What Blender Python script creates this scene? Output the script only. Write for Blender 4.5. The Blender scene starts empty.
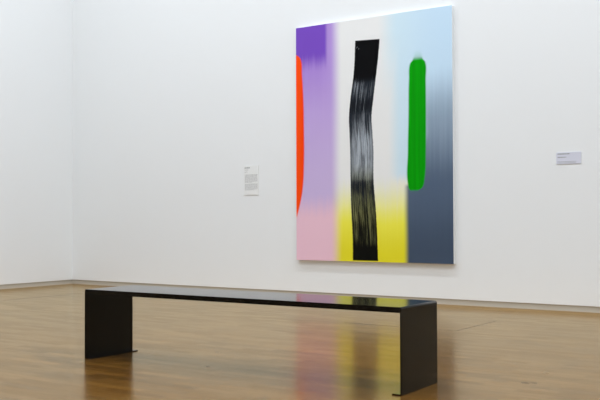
import bpy, bmesh, math, random
from mathutils import Matrix, Vector
random.seed(7)
SC = bpy.context.scene
COL = SC.collection

# ------------------------------------------------------------------ helpers
def lin(c):
    return tuple((x / 12.92 if x <= .04045 else ((x + .055) / 1.055) ** 2.4) for x in c[:3]) + (1.0,)

class NT:
    """small expression layer over a material's node tree"""
    def __init__(self, name):
        self.m = bpy.data.materials.new(name); self.m.use_nodes = True
        self.t = self.m.node_tree; self.n = self.t.nodes; self.l = self.t.links
        self.b = self.n['Principled BSDF']
    def put(self, sock, v):
        if hasattr(v, 'is_output'): self.l.new(v, sock)
        else: sock.default_value = v
    def math(self, op, a, b=None, c=None, clamp=False):
        k = self.n.new('ShaderNodeMath'); k.operation = op; k.use_clamp = clamp
        for i, v in enumerate((a, b, c)):
            if v is not None: self.put(k.inputs[i], v)
        return k.outputs[0]
    def add(self, a, b): return self.math('ADD', a, b)
    def sub(self, a, b): return self.math('SUBTRACT', a, b)
    def mul(self, a, b, clamp=False): return self.math('MULTIPLY', a, b, clamp=clamp)
    def div(self, a, b): return self.math('DIVIDE', a, b)
    def inv(self, a): return self.math('SUBTRACT', 1.0, a)
    def ss(self, a, b, x):            # smoothstep from a to b (a may exceed b)
        flip = not hasattr(a, 'is_output') and not hasattr(b, 'is_output') and a > b
        if flip: a, b = b, a
        k = self.n.new('ShaderNodeMapRange'); k.interpolation_type = 'SMOOTHSTEP'
        self.put(k.inputs['Value'], x); self.put(k.inputs['From Min'], a); self.put(k.inputs['From Max'], b)
        k.inputs['To Min'].default_value = 1.0 if flip else 0.0
        k.inputs['To Max'].default_value = 0.0 if flip else 1.0
        return k.outputs[0]
    def mix(self, f, a, b):
        k = self.n.new('ShaderNodeMix'); k.data_type = 'RGBA'
        self.put(k.inputs[0], f); self.put(k.inputs[6], a); self.put(k.inputs[7], b)
        return k.outputs[2]
    def curve(self, x, pts):          # smooth function through (x, y) points, both in 0..1
        k = self.n.new('ShaderNodeFloatCurve'); cm = k.mapping; c = cm.curves[0]
        pts = sorted(pts)
        c.points[0].location = pts[0]; c.points[1].location = pts[-1]
        for p in pts[1:-1]: c.points.new(*p)
        cm.update(); self.put(k.inputs['Value'], x)
        return k.outputs[0]
    def xyz(self, x, y, z=0.0):
        k = self.n.new('ShaderNodeCombineXYZ')
        for i, v in enumerate((x, y, z)): self.put(k.inputs[i], v)
        return k.outputs[0]
    def sep(self, v):
        k = self.n.new('ShaderNodeSeparateXYZ'); self.put(k.inputs[0], v); return k.outputs
    def obj(self): return self.n.new('ShaderNodeTexCoord').outputs['Object']
    def noise(self, v, scale=1.0, detail=2.0, rough=.5):
        k = self.n.new('ShaderNodeTexNoise'); self.put(k.inputs['Vector'], v)
        k.inputs['Scale'].default_value = scale; k.inputs['Detail'].default_value = detail
        k.inputs['Roughness'].default_value = rough
        return k.outputs[0]
    def bump(self, h, strength=.1, dist=.001):
        k = self.n.new('ShaderNodeBump'); k.inputs['Strength'].default_value = strength
        k.inputs['Distance'].default_value = dist; self.put(k.inputs['Height'], h)
        self.l.new(k.outputs[0], self.b.inputs['Normal'])
    def set(self, **kw):
        for k, v in kw.items(): self.put(self.b.inputs[k.replace('_', ' ')], v)
        return self.m

def box(bm, x0, x1, y0, y1, z0, z1):
    v = [bm.verts.new((x, y, z)) for z in (z0, z1) for y in (y0, y1) for x in (x0, x1)]
    for f in ((0, 2, 3, 1), (4, 5, 7, 6), (0, 1, 5, 4), (2, 6, 7, 3), (0, 4, 6, 2), (1, 3, 7, 5)):
        bm.faces.new([v[i] for i in f])
    return v

def link(name, bm, mat, parent=None, smooth=False):
    me = bpy.data.meshes.new(name); bmesh.ops.recalc_face_normals(bm, faces=bm.faces[:])
    bm.to_mesh(me); bm.free()
    for m in (mat if isinstance(mat, (list, tuple)) else [mat]): me.materials.append(m)
    if smooth:
        for p in me.polygons: p.use_smooth = True
    o = bpy.data.objects.new(name, me); COL.objects.link(o)
    if parent: o.parent = parent
    return o

def boxes(name, lst, mat, parent=None, bevel=0):
    bm = bmesh.new()
    for b in lst: box(bm, *b)
    if bevel: bmesh.ops.bevel(bm, geom=bm.edges[:], offset=bevel, segments=2, affect='EDGES', profile=.5)
    return link(name, bm, mat, parent)

def struct(name, lst, mat):
    o = boxes(name, lst, mat); o['kind'] = 'structure'; return o

def thing(name, label, cat, loc=(0, 0, 0), rz=0.0, group=None):
    o = bpy.data.objects.new(name, None); COL.objects.link(o)
    o.location = loc; o.rotation_euler = (0, 0, rz); o.empty_display_size = .2
    o['label'] = label; o['category'] = cat
    if group: o['group'] = group
    return o

# ------------------------------------------------------------------ materials
def wall_paint(name, col):
    t = NT(name); p = t.obj()
    t.bump(t.noise(p, 90, 3), .06, .001)
    return t.set(Base_Color=col, Roughness=.75, Specular_IOR_Level=.2)

M_WALL = wall_paint('white_wall_paint', (.83, .835, .83, 1))
M_CEIL = wall_paint('white_ceiling_paint', (.80, .81, .81, 1))

t = NT('grey_baseboard_paint')
M_BASE = t.set(Base_Color=(.51, .475, .405, 1), Roughness=.45)

XW = -9.763
# polished hardwood strip floor; the boards run along the picture wall
t = NT('polished_hardwood_floor'); P = t.obj(); X, Y, Z = t.sep(P)
br = t.n.new('ShaderNodeTexBrick'); t.put(br.inputs['Vector'], P)
br.offset = .37; br.offset_frequency = 2; br.squash = 1.0
br.inputs['Scale'].default_value = 1.0; br.inputs['Brick Width'].default_value = .42
br.inputs['Row Height'].default_value = .068; br.inputs['Mortar Size'].default_value = .0012
br.inputs['Mortar Smooth'].default_value = .3; br.inputs['Bias'].default_value = -.1
br.inputs['Color1'].default_value = (.205, .085, .0075, 1)
br.inputs['Color2'].default_value = (.085, .031, .0028, 1)
br.inputs['Mortar'].default_value = (.06, .024, .003, 1)
grain = t.noise(t.xyz(t.mul(X, 3.6), t.mul(Y, 42.0)), 1.0, 4, .6)
tone = t.noise(t.xyz(t.mul(X, .7), t.mul(Y, 2.4)), 1.0, 3, .55)
c = t.mix(t.mul(t.ss(.35, .75, grain), .55), br.outputs['Color'], (.085, .033, .0035, 1))
c = t.mix(t.mul(t.ss(.3, .75, tone), .35), c, (.21, .095, .012, 1))
def seg(a, b, lo, hi, x, y, w):      # thin joint line: |x-a|<w and lo<y<hi
    d = t.math('ABSOLUTE', t.sub(x, a)); m = t.ss(w, w * .4, d)
    return t.mul(m, t.mul(t.ss(lo - .01, lo, y), t.ss(hi + .01, hi, y)))
seam = seg(-3.004, 0, -2.0, -1.15, X, Y, .011)
seam = t.math('MAXIMUM', seam, seg(-1.985, 0, -4.05, -3.004, Y, X, .012))
seam = t.math('MAXIMUM', seam, seg(-8.40, 0, -2.2, -1.0, X, Y, .011))
spots = None
for sx, sy, r in ((-1.742, -3.888, .016), (-1.70, -3.86, .012), (-1.752, -3.515, .013), (-4.306, -4.748, .012), (-3.55, -4.42, .012), (-3.86, -3.95, .010)):
    d = t.math('SQRT', t.add(t.math('POWER', t.mul(t.sub(X, sx), .85), 2.0), t.math('POWER', t.sub(Y, sy), 2.0)))
    s = t.ss(r * 1.7, r * .6, d)
    spots = s if spots is None else t.math('MAXIMUM', spots, s)
# boards blend to a lighter honey colour towards the back and left walls
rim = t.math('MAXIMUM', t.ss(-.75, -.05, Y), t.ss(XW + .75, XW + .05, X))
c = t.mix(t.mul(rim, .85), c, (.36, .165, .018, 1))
dark = t.math('MAXIMUM', seam, t.mul(spots, .8))
c = t.mix(t.mul(dark, .9), c, (.02, .010, .003, 1))
rough = t.add(.145, t.add(t.mul(tone, .05), t.mul(dark, .3)))
rough = t.add(rough, t.mul(grain, .04))
wob = t.noise(t.xyz(t.mul(X, 4.5), t.mul(Y, 27.0)), 1.0, 3, .6)
plank = t.n.new('ShaderNodeTexWhiteNoise'); plank.noise_dimensions = '2D'      # one value per board
row = t.math('FLOOR', t.div(Y, .068)); cellx = t.math('FLOOR', t.div(t.add(X, t.mul(row, .213)), .42))
t.put(plank.inputs['Vector'], t.xyz(cellx, row)); plank = plank.outputs['Value']
c = t.mix(t.mul(t.ss(.55, 1.0, plank), .45), c, (.26, .115, .014, 1))
t.bump(t.add(t.sub(wob, t.mul(br.outputs['Fac'], .25)), t.mul(plank, .3)), .16, .002)
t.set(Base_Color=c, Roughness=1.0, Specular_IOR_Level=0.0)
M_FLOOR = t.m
bn = next(n for n in t.n if n.bl_idname == 'ShaderNodeBump')
gl_ = t.n.new('ShaderNodeBsdfGlossy'); gl_.inputs['Color'].default_value = (1,1,1,1)
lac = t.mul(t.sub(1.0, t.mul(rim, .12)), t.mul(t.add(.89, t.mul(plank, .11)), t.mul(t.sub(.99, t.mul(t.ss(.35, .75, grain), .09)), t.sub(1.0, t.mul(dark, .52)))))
t.put(gl_.inputs['Color'], t.mix(lac, (0, 0, 0, 1), (1.0, .913, .71, 1)))
t.put(gl_.inputs['Roughness'], rough); t.l.new(bn.outputs[0], gl_.inputs['Normal'])
fr = t.n.new('ShaderNodeFresnel'); fr.inputs['IOR'].default_value = 1.55
t.l.new(bn.outputs[0], fr.inputs['Normal'])
mx = t.n.new('ShaderNodeMixShader'); t.l.new(fr.outputs[0], mx.inputs[0])
t.l.new(t.b.outputs[0], mx.inputs[1]); t.l.new(gl_.outputs[0], mx.inputs[2])
t.l.new(mx.outputs[0], next(n for n in t.n if n.bl_idname == 'ShaderNodeOutputMaterial').inputs['Surface'])

# dark lacquered steel of the bench
t = NT('dark_lacquered_steel'); P = t.obj()
fl = t.noise(P, 420, 2); sm = t.noise(P, 6, 3)
c = t.mix(t.ss(.62, .72, fl), (.0020, .0012, .0006, 1), (.006, .0042, .0025, 1))
t.bump(t.noise(P, 260, 2), .02, .0004)
M_STEEL = t.set(Base_Color=c, Roughness=t.add(.08, t.mul(sm, .06)), IOR=1.28)

t = NT('white_card');    M_CARD = t.set(Base_Color=(.82, .82, .80, 1), Roughness=.6)
t = NT('lavender_card'); M_LAV = t.set(Base_Color=(.665, .67, .755, 1), Roughness=.5)
t = NT('grey_print');    M_INK = t.set(Base_Color=(.30, .30, .30, 1), Roughness=.8)
t = NT('dark_print');    M_INKD = t.set(Base_Color=(.10, .10, .11, 1), Roughness=.8)
t = NT('primed_canvas_edge'); M_EDGE = t.set(Base_Color=(.86, .87, .87, 1), Roughness=.7)

# the painted face of the canvas
PW, PH, PT = 1.9793, 2.7091, .05
def painted():
    t = NT('painted_canvas_face'); X, Y, Z = t.sep(t.obj())
    u = t.add(t.div(X, PW), .5); v = t.div(Z, PH)
    K = 1.0
    def C(r, g, b):
        q = lin((r, g, b)); return (min(1, q[0] * K), min(1, q[1] * K), min(1, q[2] * K), 1)
    soft = t.sub(t.noise(t.xyz(t.mul(u, 3.0), t.mul(v, 2.0)), 1.0, 2), .5)    # slight drift of the sprayed edges
    streak = t.sub(t.noise(t.xyz(t.mul(u, 60.0), t.mul(v, 1.6)), 1.0, 3), .5) # vertical pulls of the brush
    us = t.add(u, t.mul(soft, .02)); vs = t.add(v, t.add(t.mul(soft, .05), t.mul(streak, .05)))
    white = C(.915, .91, .90)
    # left half: purple block, lilac field, pink foot
    lil = t.mix(t.ss(.25, .85, vs), C(.79, .705, .86), C(.72, .60, .845))
    pur = t.mul(t.ss(.225, .195, us), t.ss(.80, .885, vs))
    halo = t.mul(t.ss(.30, .14, us), t.ss(.60, .93, vs))
    lil = t.mix(t.mul(halo, .55), lil, C(.56, .38, .77))
    left = t.mix(pur, lil, C(.47, .30, .735))
    left = t.mix(t.ss(.29, .165, vs), left, C(.925, .757, .815))
    # middle column: white over yellow
    yel = t.mix(t.ss(.22, .02, vs), C(.955, .93, .33), C(.90, .855, .17))
    mid = t.mix(t.ss(.36, .145, vs), white, yel)
    col = t.mix(t.ss(.235, .318, us), left, mid)
    # right: pale blue sheet, ends above the yellow
    blue = t.mix(t.ss(.55, .95, us), C(.82, .90, .93), C(.775, .87, .94))
    bm_ = t.mul(t.ss(.60, .70, us), t.ss(.305, .36, vs))
    wide = t.ss(.54, .68, us)
    bm_ = t.math('MAXIMUM', bm_, t.mul(wide, t.ss(.55, .95, vs)))
    col = t.mix(bm_, col, blue)
    # slate field on the far right, fading upwards into the blue
    sl = t.mix(t.ss(.62, .30, vs), C(.56, .63, .70), C(.33, .39, .475))
    sl = t.mix(t.ss(.32, .03, vs), sl, C(.265, .315, .39))
    sl = t.mix(t.mul(t.ss(-.25, .35, streak), t.mul(t.ss(.35, .5, vs), .12)), sl, C(.70, .77, .85))
    up = t.mul(t.ss(.78, .56, vs), t.ss(.81, .868, t.add(us, t.mul(t.ss(.52, .34, v), .07))))
    low = t.mul(t.ss(.703, .742, us), t.ss(.318, .300, v))
    col = t.mix(t.math('MAXIMUM', up, low), col, sl)
    # orange stroke cut by the left edge
    oe = t.curve(v, [(0, 0), (.17, 0.0), (.186, .004), (.223, .020), (.30, .044), (.43, .0555), (.557, .0555), (.686, .052), (.795, .043), (.86, .035), (.878, .016), (.888, 0), (1, 0)])
    om = t.mul(t.ss(.006, -.006, t.sub(u, oe)), t.mul(t.ss(.178, .19, v), t.ss(.89, .876, v)))
    col = t.mix(om, col, t.mix(t.ss(.02, .055, u), C(1.0, .30, .03), C(.965, .25, .01)))
    # green stroke with a sprayed top
    gl = t.curve(v, [(0, .735), (.285, .748), (.30, .738), (.448, .736), (.579, .741), (.727, .745), (.79, .752), (.808, .77), (1, .77)])
    gr = t.curve(v, [(0, .80), (.283, .795), (.30, .822), (.33, .833), (.445, .842), (.574, .8445), (.72, .844), (.79, .842), (.808, .825), (1, .82)])
    gm = t.mul(t.mul(t.ss(-.004, .005, t.sub(u, gl)), t.ss(.005, -.004, t.sub(u, gr))), t.mul(t.ss(.283, .292, v), t.ss(.818, .800, v)))
    gh = t.mul(t.mul(t.ss(-.012, .012, t.sub(u, gl)), t.ss(.014, -.012, t.sub(u, gr))), t.mul(t.ss(.275, .30, v), t.ss(.85, .79, v)))
    col = t.mix(t.mul(gh, .45), col, C(.10, .60, .12))
    col = t.mix(gm, col, t.mix(t.ss(-.2, .2, streak), C(.0, .575, .0), C(.0, .63, .0)))
    # broad dry-brush black stroke
    bl = t.curve(v, [(0, .384), (.094, .384), (.216, .3755), (.326, .372), (.46, .370), (.53, .366), (.598, .363), (.672, .373), (.771, .394), (.909, .4055), (1, .407)])
    bw = t.curve(v, [(0, .165), (.05, .161), (.216, .159), (.326, .150), (.455, .151), (.595, .148), (.663, .151), (.76, .149), (.85, .155), (.905, .159), (1, .159)])
    s = t.div(t.sub(u, bl), bw)                                    # 0..1 across the stroke
    rag = t.mul(t.sub(t.noise(t.xyz(t.mul(u, 3.0), t.mul(v, 160.0)), 1.0, 2), .5), .03)
    edge = t.mul(t.ss(-.015, .02, t.add(s, rag)), t.ss(1.015, .98, t.add(s, rag)))
    tilt = t.add(v, t.mul(s, .006))
    body = t.mul(edge, t.mul(t.ss(.002, .006, v), t.ss(.914, .910, tilt)))
    b1 = t.noise(t.xyz(t.mul(s, 40.0), t.mul(v, 2.6), 3.1), 1.0, 4, .65)   # bristle tracks
    b2 = t.noise(t.xyz(t.mul(s, 75.0), t.mul(v, 9.0), 8.3), 1.0, 3, .6)
    b3 = t.noise(t.xyz(t.mul(s, 5.0), t.mul(v, 12.0), 1.7), 1.0, 3, .6)     # uneven pressure
    br_ = t.add(t.mul(b1, .55), t.add(t.mul(b2, .28), t.mul(b3, .17)))
    # how thin the paint has run along the stroke
    dry = t.curve(v, [(0, .02), (.035, .08), (.08, .44), (.13, .50), (.20, .54), (.26, .49), (.305, .40), (.34, .56), (.39, .68), (.46, .72), (.53, .62), (.60, .46), (.64, .38), (.685, .46), (.715, .49), (.745, .34), (.775, .20), (.81, .09), (.84, .0), (1, 0)])
    k = t.ss(.0, .20, t.sub(t.add(br_, t.mul(dry, .42)), .68))
    mid_s = t.mul(t.ss(-.02, .22, s), t.ss(1.05, .80, s))
    k = t.mul(k, t.add(.25, t.mul(mid_s, .75)))
    k = t.mul(k, t.ss(.015, .10, dry))
    k = t.mul(k, .82)
    under = t.mix(t.ss(.42, .26, v), C(.80, .83, .86), C(.72, .72, .47))
    ink = t.mix(t.ss(.25, .50, dry), C(.012, .012, .02), C(.12, .135, .165))
    ink = t.mix(t.ss(.30, .18, v), ink, C(.035, .035, .02))
    stroke = t.mix(k, ink, under)
    chip = t.mul(t.mul(t.ss(.02, .06, s), t.ss(.26, .18, s)), t.mul(t.ss(.872, .878, v), t.ss(.892, .886, v)))
    cn = t.noise(t.xyz(t.mul(s, 16.0), t.mul(v, 130.0), 5.0), 1.0, 2)
    stroke = t.mix(t.mul(chip, t.mul(t.ss(.60, .66, cn), .8)), stroke, C(.80, .80, .82))
    col = t.mix(body, col, stroke)
    wv = t.noise(t.xyz(t.mul(X, 400.0), t.mul(Z, 400.0)), 1.0, 1)
    t.bump(t.add(wv, t.mul(streak, .5)), .08, .0006)
    return t.set(Base_Color=col, Roughness=.6, Specular_IOR_Level=.08)
M_PAINT = painted()

# ------------------------------------------------------------------ the room
XL, XR, YF, HC = -9.763, 3.2, -13.0, 7.6
BB = .0605
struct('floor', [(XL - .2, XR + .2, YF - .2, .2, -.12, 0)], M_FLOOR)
struct('ceiling', [(XL - .2, XR + .2, YF - .2, .2, HC, HC + .15)], M_CEIL)
struct('wall_back', [(XL - .2, XR + .2, 0, .2, BB, HC)], M_WALL)
struct('wall_left', [(XL - .2, XL, YF, 0, BB, HC)], M_WALL)
struct('wall_right', [(XR, XR + .2, YF, 0, 0, HC)], M_WALL)
struct('wall_front', [(XL - .2, XR + .2, YF - .2, YF, 0, HC)], M_WALL)
# baseboards sit a little behind the plaster, so the wall's foot throws a thin line of shade on them
struct('baseboard_back', [(XL - .012, XR, .012, .2, 0, BB)], M_BASE)
struct('baseboard_left', [(XL - .2, XL - .012, YF, .2, 0, BB)], M_BASE)

# ------------------------------------------------------------------ the painting
PX, PZ = -5.8855 + PW / 2, .4291
pt = thing('painting', 'tall abstract canvas with broad black brush stroke between purple, yellow, blue and green fields', 'painting', (PX, 0, PZ))
h = PW / 2
bm = bmesh.new(); box(bm, -h, h, -PT, -PT + .004, 0, PH)
cv = link('canvas', bm, M_PAINT, pt)
d = .0025
bm = bmesh.new()
box(bm, -h + d, -h + .05, -PT + .004, 0, d, PH - d); box(bm, h - .05, h - d, -PT + .004, 0, d, PH - d)
box(bm, -h + .05, h - .05, -PT + .004, 0, d, .05); box(bm, -h + .05, h - .05, -PT + .004, 0, PH - .05, PH - d)
e = link('stretcher_frame', bm, M_EDGE, pt); e['label'] = 'white unpainted side edge around the canvas'

# ------------------------------------------------------------------ wall labels
def label_card(name, label, x0, x1, z0, z1, mat, lines, group=None, frame=False):
    w, hh = x1 - x0, z1 - z0
    o = thing(name, label, 'label', ((x0 + x1) / 2, 0, z0))
    boxes('card', [(-w / 2, w / 2, -.006, 0, 0, hh)], mat, o, .0006)
    for kind, rows in lines:
        bm = bmesh.new()
        for (zf, th, a, b, ink) in rows:
            x = -w / 2 + a * w; end = -w / 2 + b * w
            while x < end - .004:                     # one small block per printed word
                ww = min(random.uniform(.008, .026), end - x)
                box(bm, x, x + ww, -.0064, -.0060, zf * hh - th / 2, zf * hh + th / 2)
                x += ww + .004
        link(kind, bm, M_INKD if rows[0][4] else M_INK, o)
    return o
para = [(.69 - .0285 * k, .0034, .06, .93 if k not in (9,) else .55, 0) for k in range(10)]
para += [(.375 - .0285 * k, .0034, .06, .95 if k != 7 else .7, 0) for k in range(8)]
label_card('wall_label', 'tall white text card on the wall left of the painting', -6.690, -6.471, 1.197, 1.556, M_CARD,
    [('heading', [(.925, .011, .04, .40, 1)]), ('subheading', [(.855, .006, .04, .30, 0), (.785, .006, .04, .24, 0)]), ('body_text', para)])
label_card('wall_label', 'small wide lavender-white text card on the wall right of the painting', -2.829, -2.587, 1.432, 1.546, M_LAV,
    [('heading', [(.86, .010, .06, .56, 0)]), ('subheading', [(.58, .008, .06, .40, 0)]), ('body_text', [(.20, .004, .05, .80, 0), (.10, .004, .05, .80, 0)])])

# ------------------------------------------------------------------ the bench
BL, BW, BH, BT, TS = 2.290, .434, .45, .0295, .007
bench = thing('bench', 'long low dark steel bench of folded plate standing on the polished wooden floor', 'bench', (-4.4255, -4.6179, 0), .0155)
def profile_prism(pts, y0, y1):
    bm = bmesh.new()
    a = [bm.verts.new((x, y0, z)) for x, z in pts]; b = [bm.verts.new((x, y1, z)) for x, z in pts]
    bm.faces.new(a); bm.faces.new(b[::-1])
    n = len(pts)
    for i in range(n): bm.faces.new((a[i], a[(i + 1) % n], b[(i + 1) % n], b[i]))
    return bm
r = .010
arc = lambda cx, cz, a0, a1: [(cx + r * math.cos(math.radians(a0 + (a1 - a0) * i / 6)), cz + r * math.sin(math.radians(a0 + (a1 - a0) * i / 6))) for i in range(7)]
pts = [(0, BH - BT)] + arc(r, BH - r, 180, 90) + arc(BL - r, BH - r, 90, 0) + [(BL, BH - BT)]
bm = profile_prism(pts, 0, BW)
ed = [e for e in bm.edges if all(abs(v.co.y - e.verts[0].co.y) < 1e-6 for v in e.verts) and min(v.co.z for v in e.verts) > BH - BT + .001]
bmesh.ops.bevel(bm, geom=ed, offset=.0015, segments=2, affect='EDGES', profile=.5)
seat = link('seat', bm, M_STEEL, bench)
for p in seat.data.polygons:
    p.use_smooth = abs(p.normal.y) < .3 and p.normal.z > -.5 and (abs(p.normal.x) > .02 and abs(p.normal.x) < .999)
FL = .055
for side in (0, 1):
    x0, x1 = (0, TS) if side == 0 else (BL - TS, BL)
    leg = boxes('leg', [(x0, x1, 0, BW, 0, BH - BT)], M_STEEL, bench)
    f0, f1 = (TS, FL) if side == 0 else (BL - FL, BL - TS)
    boxes('foot_flange', [(f0, f1, 0, BW, 0, .007)], M_STEEL, leg)

# ------------------------------------------------------------------ the room's lamps: rows of ceiling strips, cool daylight tubes; plus an added wall wash
def strip(name, x, y, lx, ly, watts, col=(.84, .92, 1.0), aim=(0, 0, -1)):
    L = bpy.data.lights.new(name, 'AREA'); L.shape = 'RECTANGLE'; L.size = lx; L.size_y = ly
    L.energy = watts; L.color = col
    o = bpy.data.objects.new(name, L); COL.objects.link(o); o.location = (x, y, HC - .06)
    o.rotation_euler = Vector(aim).to_track_quat('-Z', 'Y').to_euler()
    return o
for y, ly, w in ((-2.6, .4, 330), (-6.2, 2.0, 318), (-10.2, 1.5, 175)):
    strip('unseen_strip_lamp', -3.0, y, 10.0, ly, w)
strip('unseen_strip_lamp', XL + 2.4, -5.2, 7.6, .6, 140, aim=(-.75, 0, -.66))   # extra unseen lamp, added and tilted to brighten the left wall

W = bpy.data.worlds.new('world'); SC.world = W; W.use_nodes = True
W.node_tree.nodes['Background'].inputs[0].default_value = (.8, .9, 1, 1)
W.node_tree.nodes['Background'].inputs[1].default_value = .3

# ------------------------------------------------------------------ camera
cam = bpy.data.cameras.new('camera'); co = bpy.data.objects.new('camera', cam); COL.objects.link(co)
f, pi_, ya, ro = 892.6, .0218, -.5967, -.003
F = Vector((math.sin(ya) * math.cos(pi_), math.cos(ya) * math.cos(pi_), math.sin(pi_)))
R = Vector((math.cos(ya), -math.sin(ya), 0)); U = R.cross(F)
R2 = R * math.cos(ro) + U * math.sin(ro); U2 = U * math.cos(ro) - R * math.sin(ro)
mw = Matrix.Identity(4)
for i in range(3): mw[i][0], mw[i][1], mw[i][2] = R2[i], U2[i], -F[i]
mw.translation = (0, -8.6398, .8991)
co.matrix_world = mw
cam.sensor_width = 36; cam.lens = f * 36 / 600; cam.clip_start = .05
SC.camera = co

vs = SC.view_settings
vs.view_transform = 'Standard'; vs.look = 'None'; vs.exposure = 0.04; vs.gamma = 1.0; vs.use_curve_mapping = False
